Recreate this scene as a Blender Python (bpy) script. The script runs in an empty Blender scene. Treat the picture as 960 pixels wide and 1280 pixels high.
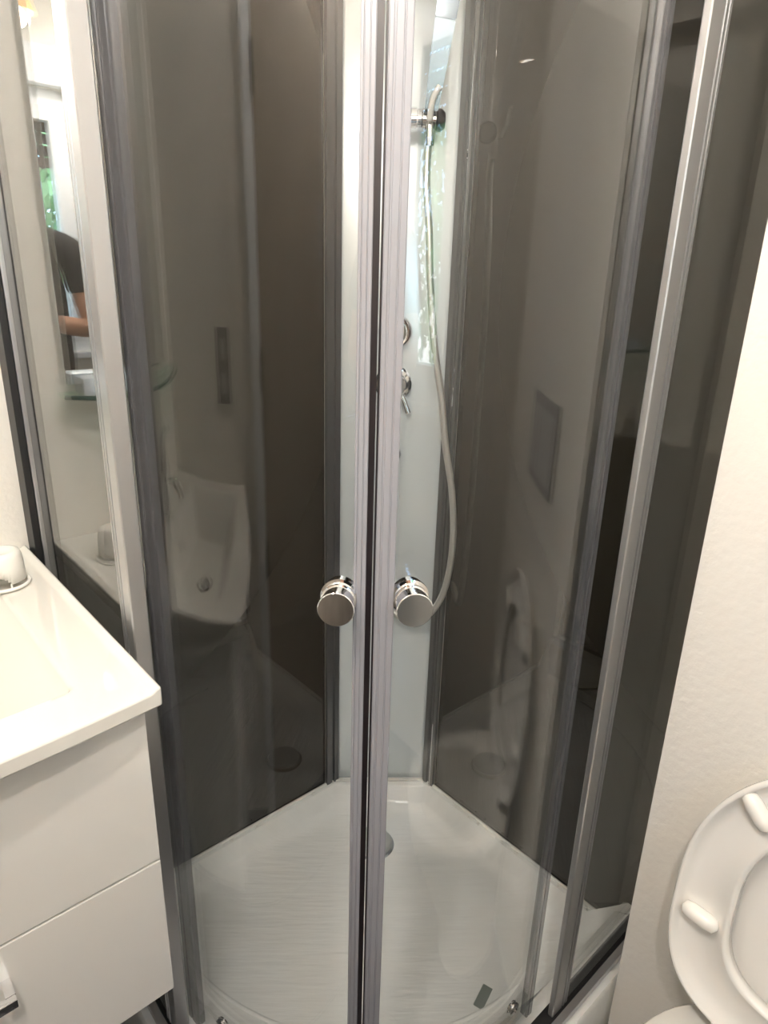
import bpy, bmesh, math, random
from mathutils import Vector, Matrix
random.seed(7)
sc = bpy.context.scene
COL = sc.collection
PI = math.pi

# ------------------------------------------------------------------ camera
# X runs along the left shower wall (plane Y=0), Y along the right shower wall
# (plane X=0), both from the shower corner; Z=0 is the rim of the shower tray.
cam_data = bpy.data.cameras.new('camera')
cam = bpy.data.objects.new('camera', cam_data)
COL.objects.link(cam)
cam.matrix_world = (Matrix.Translation((1.09106, 1.17049, 1.28232))
                    @ Matrix.Rotation(2.40877588, 4, 'Z')
                    @ Matrix.Rotation(1.23599130, 4, 'X')
                    @ Matrix.Rotation(0.02882667, 4, 'Z'))
cam_data.sensor_fit = 'HORIZONTAL'
cam_data.sensor_width = 36.0
cam_data.lens = 36.0 * 834.549 / 960.0
cam_data.clip_start = 0.01
sc.camera = cam

# ------------------------------------------------------------------ world, light, exposure
FLOOR_Z = -0.08
CEIL_Z = 2.32
ROOM_X = 1.50
NICHE_X = ROOM_X
ROOM_Y = 1.66
world = bpy.data.worlds.new('sky')
sc.world = world
world.use_nodes = True
wn = world.node_tree
bgn = wn.nodes['Background']
sky = wn.nodes.new('ShaderNodeTexSky')
sky.sky_type = 'HOSEK_WILKIE'
sky.sun_direction = Vector((0.5, -0.4, 0.75)).normalized()
sky.turbidity = 4.0
wn.links.new(sky.outputs[0], bgn.inputs[0])
bgn.inputs[1].default_value = 42.0
sun_d = bpy.data.lights.new('sun', 'SUN')
sun_d.energy = 10.0
sun_d.angle = 0.02
sun = bpy.data.objects.new('sun', sun_d)
COL.objects.link(sun)
sun.rotation_euler = Vector((0.35, -0.75, 0.9)).to_track_quat('Z', 'Y').to_euler()
por_d = bpy.data.lights.new('window_portal', 'AREA')   # sampling portal in the window opening
por_d.shape = 'RECTANGLE'; por_d.size = 0.60; por_d.size_y = 0.88
por_d.cycles.is_portal = True
por = bpy.data.objects.new('window_portal', por_d)
COL.objects.link(por)
por.location = (1.157, ROOM_Y + 0.19, 1.43)
por.rotation_euler = (-PI / 2, 0, 0)
sc.view_settings.view_transform = 'Standard'
sc.view_settings.look = 'None'
sc.view_settings.gamma = 1.0
sc.view_settings.use_curve_mapping = False
sc.view_settings.exposure = 0.42
cy = sc.cycles
cy.max_bounces = 20; cy.diffuse_bounces = 8; cy.glossy_bounces = 12
cy.transmission_bounces = 10; cy.transparent_max_bounces = 40
cy.sample_clamp_indirect = 8.0
cy.caustics_reflective = True
cy.use_denoising = True

# ------------------------------------------------------------------ materials
def mat(name, color, rough=0.5, metal=0.0, coat=0.0, ior=1.5, spec=None, noise=None, bump=None, emit=None, var=0.0, stretch=None, rot=0.0):
    m = bpy.data.materials.new(name)
    m.use_nodes = True
    nt = m.node_tree
    b = nt.nodes['Principled BSDF']
    b.inputs['Base Color'].default_value = (*color, 1)
    b.inputs['Roughness'].default_value = rough
    b.inputs['Metallic'].default_value = metal
    b.inputs['Coat Weight'].default_value = coat
    b.inputs['Coat Roughness'].default_value = 0.03
    b.inputs['IOR'].default_value = ior
    if emit:
        b.inputs['Emission Color'].default_value = (*emit[0], 1)
        b.inputs['Emission Strength'].default_value = emit[1]
    if noise:
        tc = nt.nodes.new('ShaderNodeTexCoord')
        mp = nt.nodes.new('ShaderNodeMapping')
        if stretch: mp.inputs['Scale'].default_value = stretch
        src = tc.outputs['Object']
        if rot:
            vr = nt.nodes.new('ShaderNodeVectorRotate'); vr.rotation_type = 'Z_AXIS'; vr.inputs['Angle'].default_value = rot
            nt.links.new(src, vr.inputs['Vector']); src = vr.outputs[0]
        nt.links.new(src, mp.inputs[0])
        n = nt.nodes.new('ShaderNodeTexNoise')
        n.inputs['Scale'].default_value = noise
        n.inputs['Detail'].default_value = 4
        nt.links.new(mp.outputs[0], n.inputs['Vector'])
        if var:
            mx = nt.nodes.new('ShaderNodeMix'); mx.data_type = 'RGBA'
            mx.inputs[6].default_value = (*[c * (1 - var) for c in color], 1)
            mx.inputs[7].default_value = (*[min(1, c * (1 + var)) for c in color], 1)
            nt.links.new(n.outputs['Fac'], mx.inputs[0])
            nt.links.new(mx.outputs[2], b.inputs['Base Color'])
        if bump:
            bp = nt.nodes.new('ShaderNodeBump')
            bp.inputs['Strength'].default_value = bump[0]
            bp.inputs['Distance'].default_value = bump[1]
            nt.links.new(n.outputs['Fac'], bp.inputs['Height'])
            nt.links.new(bp.outputs[0], b.inputs['Normal'])
    return m

def glass(name, tint, ior=1.5):
    """Pane glass: straight transmission plus Fresnel reflection on both faces."""
    m = bpy.data.materials.new(name)
    m.use_nodes = True
    nt = m.node_tree
    nt.nodes.clear()
    out = nt.nodes.new('ShaderNodeOutputMaterial')
    mix = nt.nodes.new('ShaderNodeMixShader')
    tr = nt.nodes.new('ShaderNodeBsdfTransparent'); tr.inputs[0].default_value = (*tint, 1)
    gl = nt.nodes.new('ShaderNodeBsdfGlossy'); gl.inputs[0].default_value = (1, 1, 1, 1); gl.inputs['Roughness'].default_value = 0.0
    fr = nt.nodes.new('ShaderNodeFresnel')
    ge = nt.nodes.new('ShaderNodeNewGeometry')
    mr = nt.nodes.new('ShaderNodeMapRange')     # the node flips the index on back faces: undo it
    mr.inputs['To Min'].default_value = ior; mr.inputs['To Max'].default_value = 1 / ior
    nt.links.new(ge.outputs['Backfacing'], mr.inputs[0])
    nt.links.new(mr.outputs[0], fr.inputs['IOR'])
    nt.links.new(fr.outputs[0], mix.inputs[0])
    nt.links.new(tr.outputs[0], mix.inputs[1]); nt.links.new(gl.outputs[0], mix.inputs[2])
    nt.links.new(mix.outputs[0], out.inputs[0])
    return m

def clear_plastic(name, color, clear):
    """Milky flexible strip: part of the light passes straight through."""
    m = mat(name, color, 0.25)
    nt = m.node_tree
    b = nt.nodes['Principled BSDF']; out = nt.nodes['Material Output']
    mix = nt.nodes.new('ShaderNodeMixShader'); mix.inputs[0].default_value = clear
    tr = nt.nodes.new('ShaderNodeBsdfTransparent')
    nt.links.new(b.outputs[0], mix.inputs[1]); nt.links.new(tr.outputs[0], mix.inputs[2])
    nt.links.new(mix.outputs[0], out.inputs[0])
    return m

M_WALL = mat('cream_wall_paint', (0.74, 0.715, 0.665), 0.55, noise=85, bump=(0.25, 0.004))
M_CEIL = mat('white_ceiling_paint', (0.88, 0.875, 0.86), 0.7)
M_TILE = mat('dark_grey_floor_tile', (0.020, 0.020, 0.024), 0.30, noise=6, var=0.25)
M_GROUT = mat('grey_grout', (0.06, 0.06, 0.06), 0.9)
M_DARK = mat('dark_taupe_acrylic_panel', (0.020, 0.0175, 0.013), 0.015, ior=1.52)
M_COLUMN = mat('satin_aluminium_panel', (0.77, 0.825, 0.845), 0.20, metal=0.30, coat=0.25)
M_ALU = mat('brushed_aluminium', (0.50, 0.50, 0.51), 0.32, metal=0.85, noise=60, var=0.04, stretch=(1, 1, 0.02))
M_ALUDARK = mat('dark_grey_aluminium', (0.15, 0.155, 0.16), 0.30, metal=0.6)
M_PVC = mat('lilac_white_seal_plastic', (0.28, 0.28, 0.305), 0.25)
M_SEAL = clear_plastic('translucent_grey_seal', (0.13, 0.13, 0.14), 0.60)
M_BLACK = mat('black_rubber', (0.008, 0.008, 0.009), 0.45)
M_MAGNET = mat('dark_brown_magnet_strip', (0.012, 0.008, 0.009), 0.4)
M_CHROME = mat('chrome', (0.86, 0.86, 0.87), 0.03, metal=1.0)
M_BRUSH = mat('satin_chrome_hose', (0.74, 0.72, 0.68), 0.28, metal=0.7)
M_ACRYL = mat('white_acrylic', (0.91, 0.92, 0.90), 0.16, coat=0.3, noise=14, var=0.045, bump=(0.42, 0.004), stretch=(0.7, 7, 1), rot=0.69)
M_CERAM = mat('white_glazed_ceramic', (0.71, 0.695, 0.65), 0.06, coat=0.5)
M_GLOSSW = mat('white_gloss_lacquer', (0.74, 0.725, 0.69), 0.10, coat=0.5)
M_CARC = mat('white_cabinet_board', (0.72, 0.71, 0.67), 0.35)
M_PLASTW = mat('white_plastic', (0.83, 0.81, 0.76), 0.22)
M_SEAT = mat('white_seat_plastic', (0.80, 0.785, 0.75), 0.12, coat=0.4)
M_GLASS = glass('clear_safety_glass', (0.982, 0.986, 0.984))
M_SHELFG = glass('green_edge_glass', (0.86, 0.95, 0.92))
M_EDGEG = mat('green_glass_edge', (0.06, 0.13, 0.11), 0.1)
M_MIRROR = mat('silvered_mirror', (0.92, 0.94, 0.94), 0.0, metal=1.0)
M_WINW = mat('white_window_plastic', (0.82, 0.84, 0.86), 0.25)
M_SHUT = mat('brown_grey_shutter_slat', (0.16, 0.12, 0.105), 0.6)
M_WOOD = mat('brown_veneer_door', (0.38, 0.33, 0.28), 0.4, noise=8, var=0.25, stretch=(1, 6, 0.6))
M_SHADE = mat('amber_glass_shade', (0.85, 0.55, 0.30), 0.4, emit=((1.0, 0.55, 0.25), 1.2))
M_BULB = mat('lit_bulb', (1, 0.9, 0.75), 0.4, emit=((1.0, 0.82, 0.62), 60.0))
M_SKIN = mat('skin', (0.50, 0.28, 0.19), 0.5)
M_SHIRT = mat('black_cotton', (0.012, 0.012, 0.014), 0.85)
M_JEANS = mat('light_blue_denim', (0.20, 0.28, 0.40), 0.85)
M_HAIR = mat('dark_brown_hair', (0.02, 0.013, 0.009), 0.6)
M_PHONE = mat('black_phone_glass', (0.01, 0.01, 0.012), 0.08)
M_LEAF = mat('green_leaves', (0.16, 0.30, 0.13), 0.6, noise=5, var=0.4)
M_BARK = mat('bark', (0.12, 0.08, 0.05), 0.9)
M_GROUND = mat('outdoor_lawn', (0.12, 0.18, 0.07), 0.9)
M_NET = mat('white_net_curtain', (0.84, 0.87, 0.90), 0.8)
M_STICK = mat('grey_foil_sticker', (0.30, 0.34, 0.32), 0.35, metal=0.3)
M_GREYCAP = mat('satin_grey_drain_cap', (0.50, 0.53, 0.54), 0.3, metal=0.2)
M_CRUMB = mat('silicone_residue', (0.10, 0.09, 0.08), 0.8)
M_SILIC = mat('white_silicone', (0.80, 0.80, 0.76), 0.4)
M_EYE = mat('eye_white', (0.8, 0.8, 0.78), 0.2)
M_SCREEN = mat('dark_socket_hole', (0.03, 0.03, 0.03), 0.5)

# ------------------------------------------------------------------ helpers
def obj(name, bm, m, parent=None, smooth=False, angle=None):
    me = bpy.data.meshes.new(name)
    bmesh.ops.recalc_face_normals(bm, faces=bm.faces)
    bm.to_mesh(me); bm.free()
    me.materials.append(m)
    if smooth or angle:
        for p in me.polygons: p.use_smooth = True
    o = bpy.data.objects.new(name, me)
    COL.objects.link(o)
    if angle:
        try: me.set_sharp_from_angle(angle=math.radians(angle))
        except Exception: pass
    if parent: o.parent = parent
    return o

def tag(o, label, cat, group=None, kind=None):
    o['label'] = label; o['category'] = cat
    if group: o['group'] = group
    if kind: o['kind'] = kind
    return o

def thing(name, label, cat, loc=(0, 0, 0), group=None):
    o = bpy.data.objects.new(name, None)
    COL.objects.link(o); o.location = loc
    o.empty_display_size = 0.05
    return tag(o, label, cat, group)

def struct(name, bm, m, parent=None, **k):
    o = obj(name, bm, m, parent, **k)
    if not parent: o['kind'] = 'structure'
    return o

def rel(bm, loc):
    """Mesh built in world coordinates, moved into the frame of a thing at loc."""
    bmesh.ops.translate(bm, verts=bm.verts, vec=-Vector(loc)); return bm

def box(bm, x0, x1, y0, y1, z0, z1, bev=0.0, mtx=None):
    r = bmesh.ops.create_cube(bm, size=1)
    vs = r['verts']
    for v in vs:
        v.co = Vector(((x0 + x1) / 2 + v.co.x * (x1 - x0), (y0 + y1) / 2 + v.co.y * (y1 - y0), (z0 + z1) / 2 + v.co.z * (z1 - z0)))
    if bev:
        es = list({e for v in vs for e in v.link_edges})
        g = bmesh.ops.bevel(bm, geom=es, offset=bev, segments=2, affect='EDGES', profile=0.6)
        vs = list({v for f in g['faces'] for v in f.verts} | {v for v in vs if v.is_valid})
    if mtx: bmesh.ops.transform(bm, matrix=mtx, verts=vs)
    return bm

def nb(*a, **k): return box(bmesh.new(), *a, **k)

def lathe(bm, prof, n=32, mtx=None, cap=True):
    """Revolve (r, z) profile round Z."""
    rings = []
    for r, z in prof:
        if r < 1e-6: rings.append([bm.verts.new((0, 0, z))])
        else: rings.append([bm.verts.new((r * math.cos(2 * PI * i / n), r * math.sin(2 * PI * i / n), z)) for i in range(n)])
    for a, b in zip(rings, rings[1:]):
        for i in range(n):
            j = (i + 1) % n
            if len(a) == 1 and len(b) == 1: continue
            if len(a) == 1: bm.faces.new((a[0], b[i], b[j]))
            elif len(b) == 1: bm.faces.new((a[i], a[j], b[0]))
            else: bm.faces.new((a[i], a[j], b[j], b[i]))
    if cap:
        for rg in (rings[0], rings[-1]):
            if len(rg) > 2: bm.faces.new(rg)
    if mtx: bmesh.ops.transform(bm, matrix=mtx, verts=[v for rg in rings for v in rg])
    return bm

def axis_mtx(p, d):
    """Matrix that takes the local Z axis to direction d at point p."""
    q = Vector(d).normalized().to_track_quat('Z', 'Y')
    return Matrix.Translation(p) @ q.to_matrix().to_4x4()

def tube(bm, pts, r, n=12, closed=False, cap=True):
    pts = [Vector(p) for p in pts]
    rr = r if isinstance(r, (list, tuple)) else [r] * len(pts)
    rings = []
    up = None
    for i, p in enumerate(pts):
        a = pts[i - 1] if (i > 0 or closed) else pts[i]
        b = pts[(i + 1) % len(pts)] if (i < len(pts) - 1 or closed) else pts[i]
        t = (b - a).normalized()
        if up is None:
            up = t.orthogonal().normalized()
        up = (up - t * up.dot(t)).normalized()
        s = t.cross(up)
        rings.append([bm.verts.new(p + (up * math.cos(2 * PI * k / n) + s * math.sin(2 * PI * k / n)) * rr[i]) for k in range(n)])
    m = len(rings)
    for i in range(m if closed else m - 1):
        a, b = rings[i], rings[(i + 1) % m]
        for k in range(n):
            bm.faces.new((a[k], a[(k + 1) % n], b[(k + 1) % n], b[k]))
    if cap and not closed:
        bm.faces.new(rings[0]); bm.faces.new(rings[-1])
    return bm

def spline(ctrl, per=8):
    P = [Vector(c) for c in ctrl]
    P = [P[0] * 2 - P[1]] + P + [P[-1] * 2 - P[-2]]
    out = []
    for i in range(1, len(P) - 2):
        for k in range(per):
            t = k / per
            a, b, c, d = P[i - 1], P[i], P[i + 1], P[i + 2]
            out.append(0.5 * ((2 * b) + (c - a) * t + (2 * a - 5 * b + 4 * c - d) * t * t + (3 * b - a - 3 * c + d) * t ** 3))
    out.append(P[-2])
    return out

def prism(bm, poly, z0, z1):
    lo = [bm.verts.new((x, y, z0)) for x, y in poly]
    hi = [bm.verts.new((x, y, z1)) for x, y in poly]
    n = len(poly)
    for i in range(n):
        bm.faces.new((lo[i], lo[(i + 1) % n], hi[(i + 1) % n], hi[i]))
    bm.faces.new(lo); bm.faces.new(hi)
    return bm

def ss(a, b, x):
    t = max(0, min(1, (x - a) / (b - a))); return t * t * (3 - 2 * t)
# front curve of the enclosure: circle centre and radius
RG = 0.43        # fixed glass and rails
RD = 0.40        # sliding doors run inside them
CX, CY = 0.82 - RG, 0.785 - RG
def arc_pt(deg, r):
    if deg > 90: return (CX - 0.40 * math.radians(deg - 90), CY + r)     # straight part beyond the curve
    a = math.radians(deg); return (CX + r * math.cos(a), CY + r * math.sin(a))
def arc_poly(a0, a1, r0, r1, step=1.5):
    n = max(1, int(abs(a1 - a0) / step))
    out = [arc_pt(a0 + (a1 - a0) * i / n, r1) for i in range(n + 1)]
    out += [arc_pt(a1 + (a0 - a1) * i / n, r0) for i in range(n + 1)]
    return out
def strip_poly(r0, r1, x_end=None, y_end=None, a0=0, a1=90):
    """Band that follows the enclosure: straight from the left wall, arc, straight to the right wall."""
    n = 48
    ang = [a0 + (a1 - a0) * i / n for i in range(n + 1)]
    o = ([(CX + r1, y_end)] if y_end is not None else []) + [arc_pt(a, r1) for a in ang] + ([(x_end, CY + r1)] if x_end is not None else [])
    i_ = ([(CX + r0, y_end)] if y_end is not None else []) + [arc_pt(a, r0) for a in ang] + ([(x_end, CY + r0)] if x_end is not None else [])
    return o + i_[::-1]

# ------------------------------------------------------------------ the room
struct('wall_left', nb(-0.30, ROOM_X, -0.12, -0.012, FLOOR_Z - 0.02, CEIL_Z), M_WALL)
struct('wall_right', nb(-0.12, -0.012, -0.012, 2.1, FLOOR_Z - 0.02, CEIL_Z), M_WALL)
struct('wall_far', nb(ROOM_X, ROOM_X + 0.1, -0.12, ROOM_Y + 0.12, FLOOR_Z - 0.02, CEIL_Z), M_WALL)
# boxed-in wall behind the toilet; its sharp corner hides the end of the shower
struct('wall_partition', nb(-0.012, 0.25, 0.850, ROOM_Y, FLOOR_Z, CEIL_Z, bev=0.0015), M_WALL)
WX0, WX1, WZ0, WZ1 = 0.85, 1.497, 0.98, 1.885      # window opening
bm = bmesh.new()
for a in ((-0.012, WX0, FLOOR_Z, CEIL_Z), (WX1, ROOM_X, FLOOR_Z, CEIL_Z), (WX0, WX1, FLOOR_Z, WZ0), (WX0, WX1, WZ1, CEIL_Z)):
    box(bm, a[0], a[1], ROOM_Y, ROOM_Y + 0.2, a[2], a[3])
struct('wall_rear', bm, M_WALL)
struct('ceiling', nb(-0.12, ROOM_X + 0.1, -0.12, ROOM_Y + 0.2, CEIL_Z, CEIL_Z + 0.05), M_CEIL)
floor = struct('floor', nb(-0.12, ROOM_X + 0.1, -0.12, ROOM_Y + 0.2, FLOOR_Z - 0.06, FLOOR_Z - 0.006), M_GROUT)
tile_me = None
for i in range(7):
    for j in range(7):
        x, y = -0.01 + i * 0.303, -0.01 + j * 0.303
        x1, y1 = min(x + 0.3, ROOM_X), min(y + 0.3, ROOM_Y)
        if x1 - x < 0.02 or y1 - y < 0.02: continue
        if x1 < 0.6 and y1 < 0.6: continue
        if x1 < 0.26 and y > 0.85: continue
        if x1 - x > 0.299 and y1 - y > 0.299:
            if tile_me is None:
                t = obj('tile', nb(0, 0.3, 0, 0.3, -0.006, 0, bev=0.0015), M_TILE, floor); tile_me = t.data
            else:
                t = bpy.data.objects.new('tile', tile_me); COL.objects.link(t); t.parent = floor
        else:
            t = obj('tile', nb(0, x1 - x, 0, y1 - y, -0.006, 0), M_TILE, floor)
        t.location = (x, y, FLOOR_Z)

# door on the far wall
door = struct('door_1', nb(ROOM_X - 0.030, ROOM_X - 0.001, 0.665, 1.395, FLOOR_Z + 0.004, 1.93, bev=0.002), M_WOOD)
bm = bmesh.new()
box(bm, ROOM_X - 0.036, ROOM_X - 0.001, 0.605, 0.662, FLOOR_Z, 1.99, bev=0.003)
box(bm, ROOM_X - 0.036, ROOM_X - 0.001, 1.398, 1.455, FLOOR_Z, 1.99, bev=0.003)
box(bm, ROOM_X - 0.036, ROOM_X - 0.001, 0.662, 1.398, 1.932, 1.99, bev=0.003)
obj('door_frame', bm, M_WINW, door)
for z in (0.18, 0.62, 1.05, 1.60):
    obj('hinge', tube(bmesh.new(), [(ROOM_X - 0.042, 0.664, z), (ROOM_X - 0.042, 0.664, z + 0.09)], 0.0075, 12), M_ALUDARK, door, angle=40)
bm = bmesh.new()
lathe(bm, [(0.024, 0), (0.024, 0.006), (0.009, 0.008), (0.009, 0.045)], 20, axis_mtx((ROOM_X - 0.030, 1.34, 0.95), (-1, 0, 0)))
tube(bm, [(ROOM_X - 0.073, 1.35, 0.95), (ROOM_X - 0.074, 1.29, 0.95), (ROOM_X - 0.070, 1.23, 0.95)], 0.008)
obj('door_handle', bm, M_CHROME, door, angle=40)

# window: frame, sash, pane, shutter box, shutter slats
win = struct('window_1', nb(WX0, WX1, ROOM_Y - 0.012, ROOM_Y + 0.20, WZ0 - 0.025, WZ0 - 0.0005, bev=0.003), M_WINW)
bm = bmesh.new()
y0, y1 = ROOM_Y + 0.02, ROOM_Y + 0.08
box(bm, WX0, WX0 + 0.03, y0, y1, WZ0, WZ1); box(bm, WX1 - 0.03, WX1, y0, y1, WZ0, WZ1)
box(bm, WX0 + 0.03, WX1 - 0.03, y0, y1, WZ0, WZ0 + 0.05); box(bm, WX0 + 0.03, WX1 - 0.03, y0, y1, WZ1 - 0.05, WZ1)
obj('window_frame', bm, M_WINW, win)
SX0, SX1, SZ0, SZ1 = WX0 + 0.03, WX1 - 0.03, WZ0 + 0.05, WZ1 - 0.05
mid = 1.185
bm = bmesh.new()
for a, b in ((SX0, mid - 0.03), (mid + 0.03, SX1)):
    box(bm, a, a + 0.030, y0 - 0.01, y1 - 0.02, SZ0, SZ1, bev=0.004); box(bm, b - 0.030, b, y0 - 0.01, y1 - 0.02, SZ0, SZ1, bev=0.004)
    box(bm, a + 0.030, b - 0.030, y0 - 0.01, y1 - 0.02, SZ0, SZ0 + 0.05, bev=0.004); box(bm, a + 0.030, b - 0.030, y0 - 0.01, y1 - 0.02, SZ1 - 0.05, SZ1, bev=0.004)
box(bm, mid - 0.03, mid + 0.03, y0 - 0.006, y1, SZ0, SZ1, bev=0.004)
obj('window_sash', bm, M_WINW, win)
for a, b in ((SX0 + 0.030, mid - 0.060), (mid + 0.060, SX1 - 0.030)):
    obj('window_pane', nb(a + 0.001, b - 0.001, ROOM_Y + 0.040, ROOM_Y + 0.045, SZ0 + 0.051, SZ1 - 0.051), M_GLASS, win)
obj('shutter_box', nb(WX0 - 0.04, ROOM_X - 0.001, ROOM_Y - 0.05, ROOM_Y - 0.001, WZ1 + 0.002, WZ1 + 0.12, bev=0.006), M_WINW, win)
shut = thing('roller_shutter', 'brown roller shutter with rows of light slots, half lowered outside the window', 'shutter', (0, 0, 0))
slat_me = None
zz = WZ1 - 0.004
while zz > 1.67:
    if slat_me is None:
        bm = bmesh.new()
        box(bm, WX0 + 0.004, WX1 - 0.004, ROOM_Y + 0.135, ROOM_Y + 0.145, -0.034, 0, bev=0.002)
        x = WX0 + 0.004
        while x < WX1 - 0.02:      # webs between the light slots
            box(bm, x, x + 0.014, ROOM_Y + 0.137, ROOM_Y + 0.143, -0.040, -0.034); x += 0.034
        s = obj('slat', bm, M_SHUT, shut); slat_me = s.data
    else:
        s = bpy.data.objects.new('slat', slat_me); COL.objects.link(s); s.parent = shut
    s.location = (0, 0, zz); zz -= 0.040
# outdoors
g = struct('ground_outside', nb(-8, 10, ROOM_Y + 0.5, 16, -2.2, -2.1), M_GROUND)
def tree(x, y, z0, h, r, label):
    t = thing('leafy_tree', label, 'tree', (x, y, z0), 'trees outside the window')
    h += 1.0; r += 0.5
    bm = bmesh.new(); tube(bm, [(0, 0, 0), (0.05, 0, h * 0.5), (0, 0.05, h * 0.9)], [0.16, 0.12, 0.05], 8)
    obj('trunk', bm, M_BARK, t)
    bm = bmesh.new()
    for k in range(2600):
        d = Vector((random.gauss(0, 1), random.gauss(0, 1), random.gauss(0, 1))).normalized() * r * random.uniform(0.6, 1) ** 0.5
        c = Vector((0, 0, h)) + Vector((d.x, d.y, d.z * 1.1))
        a = Vector((random.uniform(-1, 1), random.uniform(-1, 1), random.uniform(-1, 1))).normalized() * 0.13
        b = a.orthogonal().normalized() * 0.09
        bm.faces.new([bm.verts.new(c + v) for v in (a, b, -a, -b)])
    f = obj('foliage', bm, M_LEAF, t); f['kind'] = 'stuff'
tree(1.2, 8.5, -2.1, 3.0, 2.0, 'leafy green tree straight outside the window')
tree(6.0, 9.6, -2.1, 3.2, 1.9, 'leafy green tree to the right outside the window')
tree(-3.6, 9.2, -2.1, 3.1, 1.9, 'leafy green tree to the left outside the window')

# ------------------------------------------------------------------ shower tray
KZ = 0.083       # height of the raised kerb along the free sides
TO = RG + 0.034      # outer radius of the tray about (CX, CY)
k0 = 0.1186     # column plane: .641x + .767y = k0
def tray_loop(db, ds, o, z, c=None):
    """db: inset from the two walls, ds: inset from the free sides, o: offset of the chamfer from the column,
    c: (centre x, centre y, radius) of the curved front where it is not the outer one."""
    ccx, ccy, r = c if c else (CX, CY, TO - ds)
    def ap(a): return (ccx + r * math.cos(math.radians(a)), ccy + r * math.sin(math.radians(a)))
    xa = (k0 + o - 0.767 * db) / 0.641
    ya = (k0 + o - 0.641 * db) / 0.767
    xa = max(xa, db + 0.003); ya = max(ya, db + 0.003)
    pts = [(xa, db)]
    x_end = ccx + r
    for i in range(1, 49): pts.append((xa + (x_end - xa) * i / 48, db))
    for i in range(1, 4): pts.append((x_end, db + (ccy - db) * i / 4))
    for i in range(41): pts.append(ap(90 * i / 40))
    y_end = ccy + r
    for i in range(1, 4): pts.append((ccx + (db - ccx) * i / 4, y_end))
    for i in range(0, 49): pts.append((db, y_end + (ya - y_end) * i / 48))
    for i in range(1, 3): pts.append((db + (xa - db) * i / 3, ya + (db - ya) * i / 3))
    def lift(x, y):
        if z < -0.02: return 0.0
        if x > CX and y > CY: return KZ
        return KZ * max(ss(0.742, 0.772, x), ss(0.715, 0.742, y))
    return [(x, y, z + lift(x, y)) for x, y in pts]
TL = (0.42, 0.40, FLOOR_Z)
tray = thing('shower_tray', 'white acrylic corner shower tray with curved front and low rim', 'shower tray', TL)
loops = [tray_loop(0, 0.0, -0.09, FLOOR_Z), tray_loop(0, 0.0, -0.09, -0.006), tray_loop(0.004, 0.005, -0.085, 0.0),
         tray_loop(0.016, 0.088, 0.022, 0.0), tray_loop(0.020, 0.094, 0.028, -0.006),
         tray_loop(0.034, 0, 0.046, -0.034, (0.2, 0.15, 0.548)), tray_loop(0.043, 0, 0.058, -0.0440, (0.2, 0.15, 0.525)), tray_loop(0.068, 0, 0.088, -0.0475, (0.2, 0.15, 0.500)),
         tray_loop(0.12, 0, 0.14, -0.050, (0.2, 0.15, 0.43))]
bm = bmesh.new()
L = [[bm.verts.new(p) for p in lp] for lp in loops]
n = len(L[0])
for a, b in zip(L, L[1:]):
    for i in range(n): bm.faces.new((a[i], a[(i + 1) % n], b[(i + 1) % n], b[i]))
bm.faces.new(L[-1]); bm.faces.new(L[0])
obj('basin_shell', rel(bm, TL), M_ACRYL, tray, angle=50)
# raised curved line at the front of the standing area
bm = bmesh.new()
tube(bm, [(0.2 + 0.51 * math.cos(math.radians(a)), 0.15 + 0.51 * math.sin(math.radians(a)), -0.0462) for a in range(3, 88, 2)], 0.0042, 8)
obj('front_ridge', rel(bm, TL), M_ACRYL, tray, smooth=True)
bm = bmesh.new()
lathe(bm, [(0.0, 0.016), (0.036, 0.0155), (0.044, 0.013), (0.047, 0.008), (0.045, 0.004), (0.040, 0.0)], 40)
bmesh.ops.translate(bm, verts=bm.verts, vec=(0.222, 0.200, -0.0495))
obj('drain_cap', rel(bm, TL), M_GREYCAP, tray, angle=40)
bm = bmesh.new()
lathe(bm, [(0.052, 0.0), (0.052, 0.0015), (0.046, 0.0025)], 40)
bmesh.ops.translate(bm, verts=bm.verts, vec=(0.222, 0.200, -0.0500))
obj('drain_ring', rel(bm, TL), M_CHROME, tray)
# silicone beads where the panels meet the tray
bm = bmesh.new()
tube(bm, [(0.80, 0.004, 0.002), (0.5, 0.004, 0.002), (0.20, 0.004, 0.002), (0.004, 0.163, 0.002), (0.004, 0.45, 0.002), (0.004, 0.765, 0.002)], 0.004, 6)
for k in range(26):
    t = random.random()
    if random.random() < 0.5: c = (0.2 + 0.55 * t, 0.008 + random.random() * 0.006, 0.002)
    else: c = (0.01 + random.random() * 0.006, 0.17 + 0.5 * t, 0.002)
    bmesh.ops.create_icosphere(bm, subdivisions=1, radius=random.uniform(0.0015, 0.004), matrix=Matrix.Translation(c) @ Matrix.Diagonal((1.6, 1.2, 0.6, 1)))
obj('silicone_bead', rel(bm, TL), M_SILIC, tray, smooth=True)
bm = bmesh.new()
for k in range(34):
    c = (random.uniform(0.06, 0.16), random.uniform(0.722, 0.758), 0.0005)
    bmesh.ops.create_icosphere(bm, subdivisions=1, radius=random.uniform(0.0007, 0.0022), matrix=Matrix.Translation(c))
cr = obj('dirt_specks', rel(bm, TL), M_CRUMB, tray); cr['kind'] = 'stuff'

st = obj('foil_sticker', nb(-0.010, 0.010, -0.0245, 0.0245, 0, 0.0008), M_STICK)
st.location = (0.303, 0.6275, -0.0471)
st.rotation_euler = (0, 0, math.atan2(0.635 - 0.6205, 0.3275 - 0.2785) - PI / 2)
tag(st, 'small grey rectangular sticker on the tray floor near the right door', 'sticker')

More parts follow.
